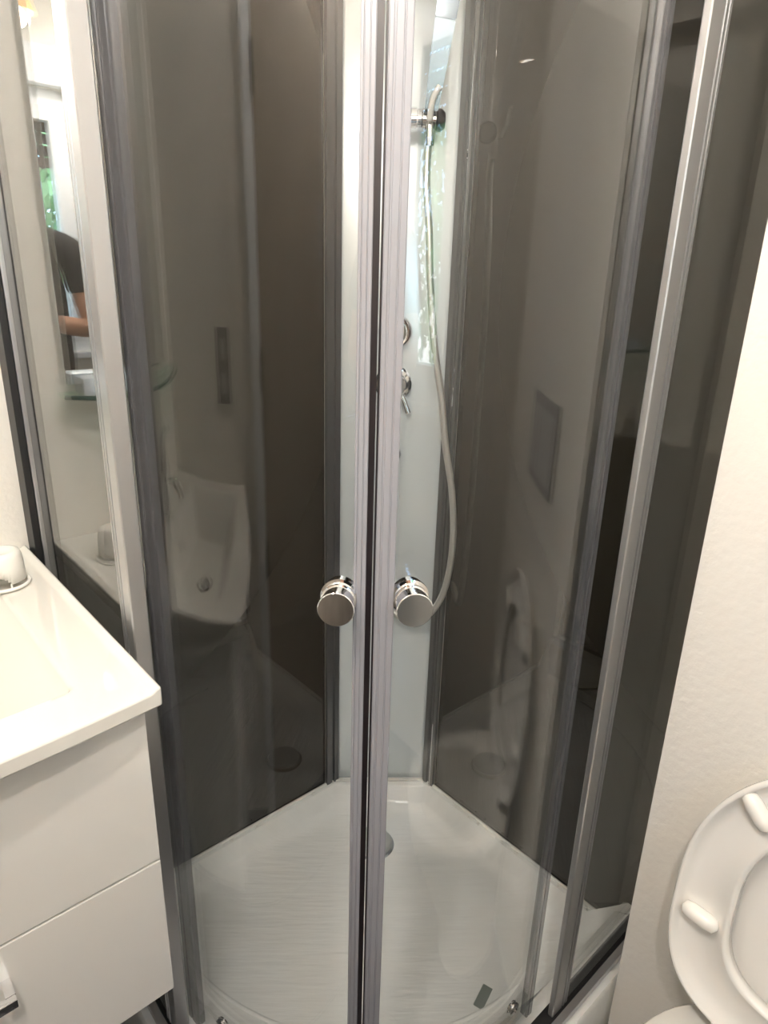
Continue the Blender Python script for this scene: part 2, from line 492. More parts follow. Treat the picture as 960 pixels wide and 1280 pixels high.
# ------------------------------------------------------------------ dark back panels with frames
PT = 1.95       # top of cabin
pl = tag(obj('dark_wall_panel', nb(0.222, 0.800, -0.0115, 0.0, 0.0035, PT, bev=0.0008), M_DARK), 'glossy dark taupe shower wall panel left of the silver column', 'wall panel', 'dark shower wall panels')
pr = tag(obj('dark_wall_panel', nb(-0.0115, 0.0, 0.192, 0.800, 0.0035, PT, bev=0.0008), M_DARK), 'glossy dark taupe shower wall panel right of the silver column', 'wall panel', 'dark shower wall panels')

# ------------------------------------------------------------------ silver column (shower panel)
C0 = Vector((0.0925, 0.0785, 0)); U = Vector((-0.767, 0.641, 0)); N = Vector((0.641, 0.767, 0))
def cp(u, n, z): return C0 + U * u + N * n + Vector((0, 0, z))
CM = Matrix(((U.x, N.x, 0, C0.x), (U.y, N.y, 0, C0.y), (0, 0, 1, 0), (0, 0, 0, 1)))
colm = thing('shower_column', 'silver shower column panel with jets across the shower corner', 'shower panel', tuple(C0))
def colobj(name, bm, m, parent=colm, **k): return obj(name, rel(bm, tuple(C0)) if parent is colm else bm, m, parent, **k)
colobj('front_panel', nb(-0.1205, 0.1205, -0.012, 0.0, 0.002, PT, bev=0.003, mtx=CM), M_COLUMN, angle=40)
# corner profiles: dark frames either side of the column, with a lighter lip
def xy(lst): return [(x, y) for x, y in lst]
bm = bmesh.new(); prism(bm, [(0.186, 0.001), (0.2215, 0.001), (0.2215, 0.010), (0.206, 0.011), (0.206, 0.006), (0.200, 0.006), (0.199, 0.012), (0.186, 0.012)], 0.002, PT)
colobj('side_profile', bm, M_ALUDARK)
bm = bmesh.new(); prism(bm, [(0.001, 0.157), (0.001, 0.1915), (0.010, 0.1915), (0.011, 0.180), (0.006, 0.179), (0.006, 0.172), (0.012, 0.170), (0.012, 0.157)], 0.002, PT)
colobj('side_profile', bm, M_ALUDARK)
bm = bmesh.new(); box(bm, 0.0102, 0.0125, 0.183, 0.1855, 0.004, PT - 0.005)
colobj('chrome_bead', bm, M_CHROME)
def rosette(z, r, depth, parent=colm):
    bm = bmesh.new()
    lathe(bm, [(r, 0.0), (r, depth * 0.45), (r * 0.94, depth * 0.8), (r * 0.80, depth), (r * 0.74, depth * 0.72), (r * 0.70, depth * 0.62), (r * 0.3, depth * 0.85), (0, depth * 0.9)], 40, axis_mtx(cp(0, 0.0005, z), N))
    return bm
colobj('diverter_knob', rosette(1.178, 0.037, 0.020), M_CHROME, angle=35)
mix = colobj('mixer_body', lathe(bmesh.new(), [(0.040, 0), (0.040, 0.010), (0.036, 0.014), (0.029, 0.015), (0.029, 0.034), (0.026, 0.038), (0, 0.0395)], 40, axis_mtx(cp(0, 0.0005, 1.068), N)), M_CHROME, angle=35)
bm = tube(bmesh.new(), [cp(0.016, 0.022, 1.050), cp(0.026, 0.026, 1.030), cp(0.034, 0.030, 1.008)], 0.0062, 14)
obj('mixer_lever', rel(bm, tuple(C0)), M_CHROME, mix, angle=40)
jet = colobj('body_jet', rosette(0.909, 0.024, 0.014), M_CHROME, angle=35)
colobj('rail_mount', lathe(bmesh.new(), [(0.019, 0), (0.019, 0.006), (0.012, 0.010), (0.010, 0.040), (0, 0.040)], 32, axis_mtx(cp(-0.004, 0.0005, 1.538), N)), M_CHROME, angle=35)
bm = tube(bmesh.new(), [cp(-0.014, 0.045, 1.525), cp(-0.014, 0.045, 1.92)], 0.0095, 20)
colobj('riser_rail', bm, M_CHROME, angle=40)
bm = bmesh.new()
ax = U
lathe(bm, [(0.0, -0.052), (0.020, -0.050), (0.0235, -0.044), (0.0235, -0.020), (0.018, -0.016), (0.021, -0.012), (0.021, 0.004), (0.019, 0.006), (0.019, 0.013), (0.0205, 0.015), (0.0205, 0.040), (0.0, 0.040)], 32, axis_mtx(cp(0.022, 0.048, 1.569), ax))
slid = colobj('slider_holder', bm, M_CHROME, angle=35)
bm = lathe(bmesh.new(), [(0.016, 0.0), (0.0195, 0.003), (0.0195, 0.010), (0.014, 0.017), (0, 0.019)], 28, axis_mtx(cp(0.0630, 0.048, 1.569), ax))
obj('end_cap', rel(bm, tuple(C0)), mat('black_hard_plastic', (0.015, 0.015, 0.017), 0.3), slid, angle=40)
colobj('hose_outlet', lathe(bmesh.new(), [(0.020, 0), (0.020, 0.005), (0.011, 0.008), (0.011, 0.030), (0, 0.030)], 28, axis_mtx(cp(0.004, 0.0005, 0.535), N)), M_CHROME, angle=35)

# hand shower: flat rectangular wand and head
hs = thing('hand_shower', 'flat rectangular chrome hand shower tilted in the slider holder', 'hand shower', tuple(cp(0.055, 0.062, 1.569)))
def hsm(bm): return rel(bm, tuple(cp(0.055, 0.062, 1.569)))
a = cp(0.051, 0.070, 1.580); b = cp(0.073, 0.100, 1.765)
zax = (b - a).normalized(); xax = (U - zax * U.dot(zax)).normalized(); yax = zax.cross(xax)
def wm(p): 
    m = Matrix.Identity(4)
    for i in range(3): m[i][0] = xax[i]; m[i][1] = yax[i]; m[i][2] = zax[i]; m[i][3] = p[i]
    return m
Lw = (b - a).length
def wand(z0, z1, w0, w1, d, ridge):
    bm = bmesh.new(); rings = []
    for z, w in ((z0, w0), (z1, w1)):
        rings.append([bm.verts.new((x, y, z)) for x, y in ((-w, -d), (w, -d), (w, 0), (ridge * w, d), (-w, d * 0.55))])
    for i in range(5): bm.faces.new((rings[0][i], rings[0][(i + 1) % 5], rings[1][(i + 1) % 5], rings[1][i]))
    bm.faces.new(rings[0]); bm.faces.new(rings[1])
    bmesh.ops.bevel(bm, geom=bm.edges[:], offset=0.0015, segments=2, affect='EDGES')
    bmesh.ops.transform(bm, matrix=wm(a), verts=bm.verts)
    return bm
obj('handle', hsm(wand(0.0, Lw * 0.735, 0.0125, 0.0185, 0.011, 0.25)), mat('light_chrome', (0.40, 0.45, 0.50), 0.22, metal=0.8), hs)
obj('neck', hsm(wand(Lw * 0.74, Lw * 1.02, 0.0185, 0.0205, 0.011, 0.25)), mat('blue_grey_chrome', (0.36, 0.40, 0.44), 0.1, metal=0.9), hs)
bm = bmesh.new(); box(bm, -0.030, 0.030, -0.010, 0.012, Lw * 1.03, Lw * 1.03 + 0.11, bev=0.004); bmesh.ops.transform(bm, matrix=wm(a), verts=bm.verts)
obj('spray_head', hsm(bm), M_CHROME, hs, angle=40)
bm = tube(bmesh.new(), spline([cp(0.050, 0.074, 1.562), cp(0.0505, 0.084, 1.585), cp(0.056, 0.089, 1.603), cp(0.0645, 0.091, 1.615)], 6), [0.0058] * 19, 10)
obj('reflection_arc', hsm(bm), M_PLASTW, hs, smooth=True)  # solid white arc standing in for a light reflection at the holder
hp = [(0.052, 0.062, 1.562), (0.050, 0.060, 1.53), (0.049, 0.058, 1.5), (0.05, 0.06, 1.451), (0.058, 0.065, 1.38), (0.065, 0.068, 1.281), (0.079, 0.07, 1.16), (0.1, 0.07, 1.05), (0.115, 0.07, 0.945), (0.136, 0.07, 0.836), (0.145, 0.068, 0.713), (0.132, 0.064, 0.596), (0.098, 0.06, 0.530), (0.052, 0.052, 0.512), (0.012, 0.040, 0.530), (0.004, 0.031, 0.537)]
hose = tag(obj('shower_hose', tube(bmesh.new(), spline([cp(*p) for p in hp], 10), 0.0076, 14), M_BRUSH, smooth=True), 'satin silver shower hose hanging in a long loop beside the column', 'hose')
obj('hose_nut', lathe(bmesh.new(), [(0.0085, 0), (0.0095, 0.004), (0.0095, 0.026), (0.0078, 0.040), (0.0, 0.040)], 20, axis_mtx(cp(0.0522, 0.0622, 1.563), (0.0, 0.0, -1))), M_CHROME, hose, angle=40)

# ------------------------------------------------------------------ enclosure
EL = (0.50, 0.47, 0.0)
enc = thing('shower_enclosure', 'curved corner shower enclosure with aluminium frame and clear glass', 'shower enclosure', EL)
def eo(name, bm, m, parent=enc, **k): return obj(name, rel(bm, EL), m, parent, **k)
GT = 1.875
# fixed side panels
eo('fixed_glass', prism(bmesh.new(), [(0.8175, 0.014), (0.8225, 0.014), (0.8225, 0.3615), (0.8175, 0.3615)], KZ + 0.016, GT), M_GLASS)
eo('fixed_glass', prism(bmesh.new(), [(0.014, 0.7825), (0.014, 0.7875), (0.2825, 0.7875), (0.2825, 0.7825)], KZ + 0.016, GT), M_GLASS, angle=30)
# wall profile on the left: black seal, bright aluminium, black seal
wp = eo('wall_profile', nb(0.810, 0.826, 0.0005, 0.030, KZ + 0.002, GT + 0.02, bev=0.002), M_ALU)
obj('wall_seal', rel(nb(0.8005, 0.8095, 0.0005, 0.016, KZ + 0.002, GT + 0.02, bev=0.001), EL), M_BLACK, wp)
obj('wall_seal', rel(nb(0.8265, 0.8375, -0.0115, 0.030, KZ + 0.002, GT + 0.02, bev=0.001), EL), M_BLACK, wp)
wp = eo('wall_profile', nb(0.0005, 0.028, CY + RG - 0.012, CY + RG + 0.012, KZ + 0.002, GT + 0.02, bev=0.002), M_ALUDARK)
# curved bottom and top rails
br = eo('bottom_rail', prism(bmesh.new(), strip_poly(RG + 0.0065, RG + 0.018, 0.0, 0.0005, 0, 90), KZ + 0.0005, KZ + 0.014), M_ALU, angle=30)
obj('black_gasket', rel(prism(bmesh.new(), strip_poly(RG - 0.016, RG + 0.006, 0.0, 0.0005, 0, 90), KZ + 0.0005, KZ + 0.015), EL), M_BLACK, br, angle=30)
eo('top_rail', prism(bmesh.new(), strip_poly(RG - 0.045, RG + 0.015, 0.001, 0.001, 0, 90), GT + 0.001, GT + 0.04), M_ALU, angle=30)
# vertical posts where fixed glass meets the sliding doors
def ribbed(a0, a1, r0, r1, grooves, z0, z1, depth=0.0025):
    """Upright profile following the arc, with grooves down its outer face."""
    n = 40
    outer = []
    for i in range(n + 1):
        a = a0 + (a1 - a0) * i / n
        r = r1
        for g0, g1 in grooves:
            t = (a - a0) / (a1 - a0)
            if g0 < t < g1: r = r1 - depth
        e = min(i, n - i) / n
        if e < 0.05: r -= 0.0012
        outer.append(arc_pt(a, r))
    inner = [arc_pt(a1 + (a0 - a1) * i / 6, r0) for i in range(7)]
    return prism(bmesh.new(), outer + inner, z0, z1)
eo('post', prism(bmesh.new(), [(0.8005, 0.362), (0.8225, 0.362), (0.8225, 0.3665), (0.8205, 0.367), (0.8205, 0.369), (0.8225, 0.3695), (0.8225, 0.375), (0.8205, 0.3755), (0.8205, 0.3775), (0.8225, 0.378),
    (0.8225, 0.3985), (0.821, 0.400), (0.802, 0.400), (0.8005, 0.3985)], KZ + 0.0155, GT), M_ALU)
eo('post', prism(bmesh.new(), [(0.283, 0.7775), (0.283, 0.7875), (0.2875, 0.7875), (0.288, 0.785), (0.2905, 0.785), (0.291, 0.7875), (0.2955, 0.7875), (0.296, 0.785), (0.299, 0.785), (0.2995, 0.7875),
    (0.3245, 0.7875), (0.326, 0.786), (0.326, 0.779), (0.3245, 0.7775)], KZ + 0.0155, GT), M_ALU)
# sliding doors, each with edge seals, knobs and rollers
def door(a0, a1, seam, back, knob, lab):
    g = eo('sliding_door', prism(bmesh.new(), arc_poly(a0, a1, RD - 0.0025, RD + 0.0025), KZ + 0.020, GT - 0.003), M_GLASS, angle=30)
    g['label'] = lab
    s0, s1 = seam
    obj('edge_seal', rel(ribbed(s0, s1, RD - 0.010, RD + 0.008, [(0.22, 0.30), (0.60, 0.68)], KZ + 0.018, GT - 0.002, 0.0008), EL), M_PVC, g)
    m0, m1 = (s1 + 0.01, s1 + 0.92) if knob < seam[0] else (s0 - 0.26, s0 - 0.01)
    obj('magnet_strip', rel(prism(bmesh.new(), arc_poly(m0, m1, RD - 0.008, RD + 0.006, 1), KZ + 0.018, GT - 0.002), EL), M_MAGNET, g)
    if back:
        obj('back_seal', rel(ribbed(*back, RD - 0.0085, RD + 0.0045, [(0.3, 0.4)], KZ + 0.018, GT - 0.002, 0.0015), EL), M_SEAL, g)
    a = math.radians(knob); d = Vector((math.cos(a), math.sin(a), 0))
    base = Vector((*arc_pt(knob, RD + 0.0027), 0.948))
    prof = [(0.0215, 0.0), (0.0215, 0.0035), (0.0185, 0.0045), (0.0185, 0.011), (0.0195, 0.0115), (0.0195, 0.0135), (0.0182, 0.0142), (0.0182, 0.0290), (0.0198, 0.0298), (0.0200, 0.0345), (0.0192, 0.0355), (0, 0.0358)]
    bm = lathe(bmesh.new(), prof, 48, axis_mtx(base, d))
    obj('door_knob', rel(bm, EL), M_CHROME, g, angle=35)
    bm = lathe(bmesh.new(), [(0.019, 0), (0.019, 0.006), (0.016, 0.010), (0, 0.011)], 32, axis_mtx(Vector((*arc_pt(knob, RD - 0.0027), 0.948)), -d))
    obj('inner_disc', rel(bm, EL), M_CHROME, g, angle=35)
    for ra in ((a0 + 14.0, a1 - 4.0) if a0 < 20 else (a0 + 4.0, a1 - 3.0)):
        rd = Vector((math.cos(math.radians(ra)), math.sin(math.radians(ra)), 0))
        bm = lathe(bmesh.new(), [(0.004, -0.003), (0.0045, 0.0), (0.012, 0.001), (0.0125, 0.003), (0.010, 0.005), (0.0125, 0.007), (0.012, 0.009), (0.005, 0.0095), (0, 0.011)], 24, axis_mtx(Vector((*arc_pt(ra, RD - 0.0060), KZ + 0.045)), -rd))
        obj('roller', rel(bm, EL), M_CHROME, g, angle=35)
door(0.5, 47.2, (47.0, 48.95), (4.0, 8.3), 44.85, 'left curved glass sliding door')
door(53.2, 94.0, (50.35, 53.45), (94.05, 96.2), 56.0, 'right curved glass sliding door')

# ------------------------------------------------------------------ vanity
VX0, VX1 = 0.862, 1.485
van = thing('vanity_cabinet', 'white gloss wall-hung vanity cabinet with two drawers left of shower', 'cabinet', (1.155, 0.0, 0.35))
VL = (1.155, 0.0, 0.35)
bm = bmesh.new()
box(bm, VX0, VX0 + 0.016, -0.0115, 0.484, 0.352, 0.816); box(bm, VX1 - 0.016, VX1, -0.0115, 0.484, 0.352, 0.816)
box(bm, VX0 + 0.016, VX1 - 0.016, -0.0115, 0.484, 0.352, 0.368); box(bm, VX0 + 0.016, VX1 - 0.016, -0.0115, 0.002, 0.368, 0.816)
obj('carcass', rel(bm, VL), M_CARC, van)
def handle(z, parent):
    bm = bmesh.new()
    box(bm, 1.036, 1.284, 0.5290, 0.5375, z - 0.006, z + 0.006, bev=0.0015)
    box(bm, 1.036, 1.046, 0.5055, 0.5290, z - 0.006, z + 0.006); box(bm, 1.274, 1.284, 0.5055, 0.5290, z - 0.006, z + 0.006)
    obj('handle', rel(bm, VL), M_CHROME, parent, angle=40)
for z0, z1 in ((0.352, 0.5795), (0.5825, 0.812)):
    d = obj('drawer', rel(nb(VX0 - 0.006, VX1 + 0.004, 0.4855, 0.505, z0, z1, bev=0.0012), VL), M_GLOSSW, van)
    handle(z1 - 0.052, d)
# washbasin top: one ceramic slab with moulded basin, bowed front
BX0, BX1 = 0.842, 1.4980
def front_y(x):
    t = (x - (BX0 + BX1) / 2) / ((BX1 - BX0) / 2); return 0.527 + 0.022 * (1 - t * t)
bxa, bxb, bya = 0.918, 1.428, 0.150
def basin_h(x, y):
    byb = front_y(x) - 0.072
    h = 0.0
    dx = min(x - bxa, bxb - x); dy0 = y - bya; dy1 = byb - y
    if dx > 0 and dy0 > 0 and dy1 > 0:
        f = min((x - bxa) / 0.085, (bxb - x) / 0.045, dy0 / 0.045, dy1 / 0.085, 1.0)
        h = -0.105 * f - 0.004 * min(1, f / 0.06)
    h += 0.004 * (1 - ss(0.004, 0.012, min(x - BX0, 9)))    # thin raised lip on the shower side
    return h
CT = 0.838
bm = bmesh.new()
nx, ny = 120, 96
top = []
for i in range(nx + 1):
    x = BX0 + (BX1 - BX0) * i / nx
    row = []
    for j in range(ny + 1):
        y = -0.011 + (front_y(x) + 0.011) * j / ny
        row.append(bm.verts.new((x, y, CT + basin_h(x, y))))
    top.append(row)
for i in range(nx):
    for j in range(ny): bm.faces.new((top[i][j], top[i + 1][j], top[i + 1][j + 1], top[i][j + 1]))
bot = [[bm.verts.new((v.co.x, v.co.y, min(CT - 0.021, v.co.z - 0.012))) for v in row] for row in top]
for i in range(nx):
    for j in range(ny): bm.faces.new((bot[i][j], bot[i][j + 1], bot[i + 1][j + 1], bot[i + 1][j]))
def rim(g): return [g[i][0] for i in range(nx + 1)] + [g[nx][j] for j in range(1, ny + 1)] + [g[i][ny] for i in range(nx - 1, -1, -1)] + [g[0][j] for j in range(ny - 1, 0, -1)]
ring, lower = rim(top), rim(bot)
for i in range(len(ring)):
    j = (i + 1) % len(ring); bm.faces.new((ring[i], lower[i], lower[j], ring[j]))
BL = (1.23, 0.26, 0.817)
wb = obj('washbasin_top', bm, M_CERAM, angle=40)
tag(wb, 'white ceramic washbasin top with bowed front, on the vanity cabinet', 'washbasin')
bv = wb.modifiers.new('edge', 'BEVEL'); bv.width = 0.003; bv.segments = 3; bv.limit_method = 'ANGLE'; bv.angle_limit = math.radians(50)
fcx = (BX0 + BX1) / 2
obj('drain_gap', lathe(bmesh.new(), [(0.034, -0.002), (0.034, 0.0012), (0, 0.0014)], 32, Matrix.Translation((fcx, 0.315, CT - 0.1100))), M_SCREEN, wb, angle=40)
obj('basin_drain', lathe(bmesh.new(), [(0.027, 0), (0.027, 0.004), (0.022, 0.007), (0, 0.008)], 32, Matrix.Translation((fcx, 0.315, CT - 0.1105))), M_CHROME, wb, angle=40)
obj('overflow_ring', lathe(bmesh.new(), [(0.013, 0), (0.013, 0.003), (0.009, 0.004), (0.008, 0.001), (0, 0.001)], 24, axis_mtx((fcx, 0.182, CT - 0.055), (0, 0.75, 0.66))), M_CHROME, wb, angle=40)
# faucet
FL = (fcx - 0.01, 0.100, CT)
fa = thing('basin_faucet', 'chrome single-lever faucet at the back of the washbasin', 'faucet', FL)
bm = lathe(bmesh.new(), [(0.027, 0.0008), (0.027, 0.006), (0.022, 0.010), (0.021, 0.075), (0.0235, 0.080), (0.0235, 0.105), (0.018, 0.114), (0, 0.116)], 32)
obj('body', bm, M_CHROME, fa, angle=40)
obj('spout', tube(bmesh.new(), spline([(0, 0.010, 0.060), (0, 0.05, 0.072), (0, 0.095, 0.070), (0, 0.118, 0.050)], 8), 0.0125, 16), M_CHROME, fa, angle=50)
obj('lever', tube(bmesh.new(), spline([(0, 0.0, 0.112), (0, -0.004, 0.135), (0, 0.012, 0.160), (0, 0.045, 0.176)], 8), [0.010 - 0.00015 * i for i in range(25)], 14), M_CHROME, fa, angle=50)
# upside-down cup with a notch
cup = thing('plastic_cup', 'white plastic cup upside down on the washbasin corner beside shower glass', 'cup', (0.908, 0.128, CT + 0.0005))
bm = bmesh.new()
prof = [(0.031, 0.010), (0.0298, 0.035), (0.0285, 0.048), (0.0260, 0.0530), (0.020, 0.0545), (0.014, 0.0520), (0, 0.0518)]
nn = 48; rings = []
for r, z in prof:
    rings.append([bm.verts.new((0, 0, z))] if r == 0 else [bm.verts.new((r * math.cos(2 * PI * i / nn), r * math.sin(2 * PI * i / nn), z)) for i in range(nn)])
mid_r = []
for k, (a, b) in enumerate(zip(rings, rings[1:])):
    for i in range(nn):
        j = (i + 1) % nn
        if len(b) == 1: bm.faces.new((a[i], a[j], b[0]))
        elif k == 0:
            # front notch facing the room: shape an arch opening
            ang = (math.degrees(2 * PI * (i + 0.5) / nn) - 62 + 180) % 360 - 180
            if abs(ang) < 34:
                t = 1 - (abs(ang) / 34) ** 2; z = 0.010 + 0.012 * t ** 0.5
                f = z / 0.045
                va, vb = bm.verts.new(a[i].co.lerp(b[i].co, (z - 0.010) / 0.025)), bm.verts.new(a[j].co.lerp(b[j].co, (z - 0.010) / 0.025))
                bm.faces.new((va, vb, b[j], b[i]))
            else: bm.faces.new((a[i], a[j], b[j], b[i]))
        else: bm.faces.new((a[i], a[j], b[j], b[i]))
o = obj('cup_wall', bm, M_PLASTW, cup, smooth=True)
sm = o.modifiers.new('wall', 'SOLIDIFY'); sm.thickness = 0.0022
obj('base_ring', tube(bmesh.new(), [(0.0335 * math.cos(2 * PI * i / 48), 0.0335 * math.sin(2 * PI * i / 48), 0.0035) for i in range(48)], 0.0028, 8, closed=True), M_PLASTW, cup, smooth=True)
for aa in (28, 62, 96):
    c, q = math.cos(math.radians(aa)) * 0.0325, math.sin(math.radians(aa)) * 0.0325
    obj('foot_peg', tube(bmesh.new(), [(c, q, 0.0035), (c * 0.97, q * 0.97, 0.012)], 0.0015, 6), M_PLASTW, cup)
# mirror, shelf, little box
mir = tag(obj('wall_mirror', nb(0.896, 1.400, -0.0115, 0.004, 1.105, 1.86, bev=0.0015), M_MIRROR), 'frameless wall mirror above the washbasin, reflecting the window', 'mirror')
sh = thing('glass_shelf', 'curved clear glass shelf below the mirror', 'shelf', (1.23, 0, 1.085))
pts = [(0.885, -0.0105)] + [(0.885 + 0.59 * t, 0.03 + 0.10 * math.sin(PI * t) ** 0.7) for t in [i / 24 for i in range(25)]] + [(1.475, -0.0105)]
obj('shelf_pane', rel(prism(bmesh.new(), pts, 1.086, 1.092), (1.23, 0, 1.085)), M_SHELFG, sh)
bm = tube(bmesh.new(), [(x, y + 0.0012, 1.089) for x, y in pts[1:-1]], 0.0040, 8)
obj('shelf_edge', rel(bm, (1.23, 0, 1.085)), M_EDGEG, sh, smooth=True)
for x in (0.955, 1.405):
    obj('bracket', rel(lathe(bmesh.new(), [(0.012, 0), (0.012, 0.010), (0.008, 0.030), (0, 0.032)], 20, axis_mtx((x, -0.0112, 1.0765), (0, 1, 0))), (1.23, 0, 1.085)), M_CHROME, sh, angle=40)
tag(obj('tissue_pack', nb(0.905, 1.005, 0.012, 0.060, 1.0925, 1.122, bev=0.006), mat('pale_blue_plastic_film', (0.66, 0.74, 0.82), 0.3), angle=40), 'small pale blue packet on the glass shelf under the mirror', 'packet')
# socket on the far wall
so = thing('wall_socket', 'grey double wall socket above the washbasin', 'socket', (NICHE_X, 0.42, 1.10))
obj('cover_plate', nb(-0.010, -0.0005, -0.042, 0.042, -0.080, 0.080, bev=0.003), mat('grey_socket_plate', (0.26, 0.26, 0.25), 0.35), so)
for dz in (-0.036, 0.036):
    obj('socket_insert', lathe(bmesh.new(), [(0.024, 0.0), (0.024, 0.001), (0.020, 0.0015), (0.019, 0.0004), (0, 0.0004)], 28, axis_mtx((-0.0102, 0, dz), (-1, 0, 0))), mat('mid_grey_insert', (0.42, 0.42, 0.40), 0.4), so, angle=40)

# ------------------------------------------------------------------ toilet
TX, TY, HZ = 0.25, 1.118, 0.340      # wall face, centre line, hinge height
toi = thing('toilet', 'white toilet with seat and lid raised against the wall right of shower', 'toilet', (TX, TY, FLOOR_Z))
TLc = (TX, TY, FLOOR_Z)
def egg(t, hw, l0, l1):
    """Outline of a toilet rim: squarish at the hinge, round in front; returns (along, across)."""
    a = 2 * PI * t
    c, s = math.cos(a), math.sin(a)
    along = (l1 * c) if c > 0 else (l0 * math.copysign(abs(c) ** 0.62, c))
    return along, hw * math.copysign(abs(s) ** (1.0 if c > 0 else 0.75), s)
nseg = 64
RIM = 0.325
bm = bmesh.new()
def bloop(cx, hw, l0, l1, z): return [bm.verts.new((cx + egg(i / nseg, hw, l0, l1)[0], TY + egg(i / nseg, hw, l0, l1)[1], z)) for i in range(nseg)]
lp = [bloop(0.43, 0.105, 0.18, 0.13, FLOOR_Z), bloop(0.43, 0.108, 0.18, 0.14, FLOOR_Z + 0.10), bloop(0.46, 0.140, 0.205, 0.20, 0.14), bloop(0.49, 0.170, 0.235, 0.255, 0.25),
      bloop(0.49, 0.178, 0.238, 0.265, RIM - 0.02), bloop(0.49, 0.178, 0.238, 0.265, RIM - 0.004), bloop(0.49, 0.174, 0.234, 0.261, RIM),
      bloop(0.515, 0.140, 0.165, 0.190, RIM), bloop(0.515, 0.128, 0.150, 0.175, RIM - 0.012), bloop(0.515, 0.120, 0.140, 0.165, RIM - 0.08), bloop(0.50, 0.075, 0.09, 0.10, RIM - 0.17), bloop(0.49, 0.045, 0.05, 0.06, RIM - 0.215)]
for a, b in zip(lp, lp[1:]):
    for i in range(nseg): bm.faces.new((a[i], a[(i + 1) % nseg], b[(i + 1) % nseg], b[i]))
bm.faces.new(lp[0]); bm.faces.new(lp[-1])
obj('bowl', rel(bm, TLc), M_CERAM, toi, angle=50)
# raised seat: built lying in local plane (h = up the seat, w = across), leaning back to the wall
def seat_m(xb, lean):
    c, s = math.cos(lean), math.sin(lean)   # local (w, h, d) -> world; d = towards the room
    return Matrix(((0, -s, c, xb), (1, 0, 0, TY), (0, c, s, HZ), (0, 0, 0, 1)))
def outline(i, n, hw, top_h, bot_h, p=0.8):
    a = 2 * PI * i / n
    c, s = math.cos(a), math.sin(a)
    cyh = bot_h + (top_h - bot_h) * 0.46
    h = cyh + (top_h - cyh) * c if c > 0 else cyh + (cyh - bot_h) * math.copysign(abs(c) ** 0.55, c)
    w = hw * math.copysign(abs(s) ** (0.98 if c > 0 else 0.55), s)
    return w, h
N2 = 96
bm = bmesh.new()
specs = [  # (half width, top, bottom, depth) from the outer back edge round to the hollow underside
    (0.186, 0.432, 0.010, 0.000), (0.190, 0.436, 0.006, 0.006), (0.190, 0.436, 0.006, 0.016), (0.187, 0.433, 0.009, 0.019), (0.184, 0.430, 0.012, 0.018),
    (0.181, 0.427, 0.016, 0.009), (0.168, 0.414, 0.030, 0.004), (0.150, 0.396, 0.048, 0.004), (0.132, 0.378, 0.066, 0.009), (0.124, 0.370, 0.074, 0.016), (0.121, 0.367, 0.077, 0.017), (0.118, 0.364, 0.080, 0.014), (0.117, 0.363, 0.081, 0.000)]
rg = []
for hw, th, bh, d in specs:
    rg.append([bm.verts.new((*outline(i, N2, hw, th, bh), d)) for i in range(N2)])
rg.append(rg[0])
for a, b in zip(rg, rg[1:]):
    for i in range(N2): bm.faces.new((a[i], a[(i + 1) % N2], b[(i + 1) % N2], b[i]))
SM = seat_m(0.318, math.radians(5))
bmesh.ops.transform(bm, matrix=SM, verts=bm.verts)
seat = obj('seat', rel(bm, TLc), M_SEAT, toi, smooth=True)
def bumper(w, h, ang):
    bm = bmesh.new()
    tube(bm, [(0, -0.024, 0), (0, -0.020, 0), (0, -0.010, 0), (0, 0.010, 0), (0, 0.020, 0), (0, 0.024, 0)], [0.003, 0.0095, 0.0115, 0.0115, 0.0095, 0.003], 14)
    bmesh.ops.transform(bm, matrix=SM @ Matrix.Translation((w, h, 0.0135)) @ Matrix.Rotation(ang, 4, 'Z'), verts=bm.verts)
    obj('bumper', rel(bm, TLc), M_PLASTW, seat, smooth=True)
for sg in (-1, 1):
    bumper(sg * 0.152, 0.150, sg * math.radians(-88)); bumper(sg * 0.122, 0.338, sg * math.radians(-43))
# lid behind the seat
bm = bmesh.new()
rg = []
for k, (hw, th, bh, d) in enumerate([(0.178, 0.424, 0.012, 0.0), (0.182, 0.428, 0.008, 0.006), (0.182, 0.428, 0.008, 0.012), (0.178, 0.424, 0.012, 0.014), (0.168, 0.410, 0.02, 0.010), (0.12, 0.36, 0.08, 0.008), (0.05, 0.27, 0.16, 0.008)]):
    rg.append([bm.verts.new((*outline(i, N2, hw, th, bh), d)) for i in range(N2)])
for a, b in zip(rg, rg[1:]):
    for i in range(N2): bm.faces.new((a[i], a[(i + 1) % N2], b[(i + 1) % N2], b[i]))
bm.faces.new(rg[0]); bm.faces.new(rg[-1])
bmesh.ops.transform(bm, matrix=seat_m(0.293, math.radians(4)), verts=bm.verts)
obj('lid', rel(bm, TLc), M_SEAT, toi, angle=50)
for sg in (-1, 1):
    bm = bmesh.new()
    box(bm, 0.290, 0.345, TY + sg * 0.078 - 0.022, TY + sg * 0.078 + 0.022, RIM + 0.0005, HZ + 0.012, bev=0.004)
    h = obj('hinge', rel(bm, TLc), M_SEAT, toi)
    obj('hinge_pin', rel(lathe(bmesh.new(), [(0.008, -0.028), (0.008, 0.028)], 16, axis_mtx((0.325, TY + sg * 0.078, HZ + 0.004), (0, 1, 0))), TLc), M_CHROME, h, angle=40)
fp = thing('flush_plate', 'rectangular grey flush plate on the wall above the toilet', 'flush plate', (0.25, TY, 1.02))
obj('plate', nb(0.0005, 0.012, -0.12, 0.12, -0.08, 0.08, bev=0.003), mat('matt_grey_plastic', (0.36, 0.36, 0.36), 0.35), fp)
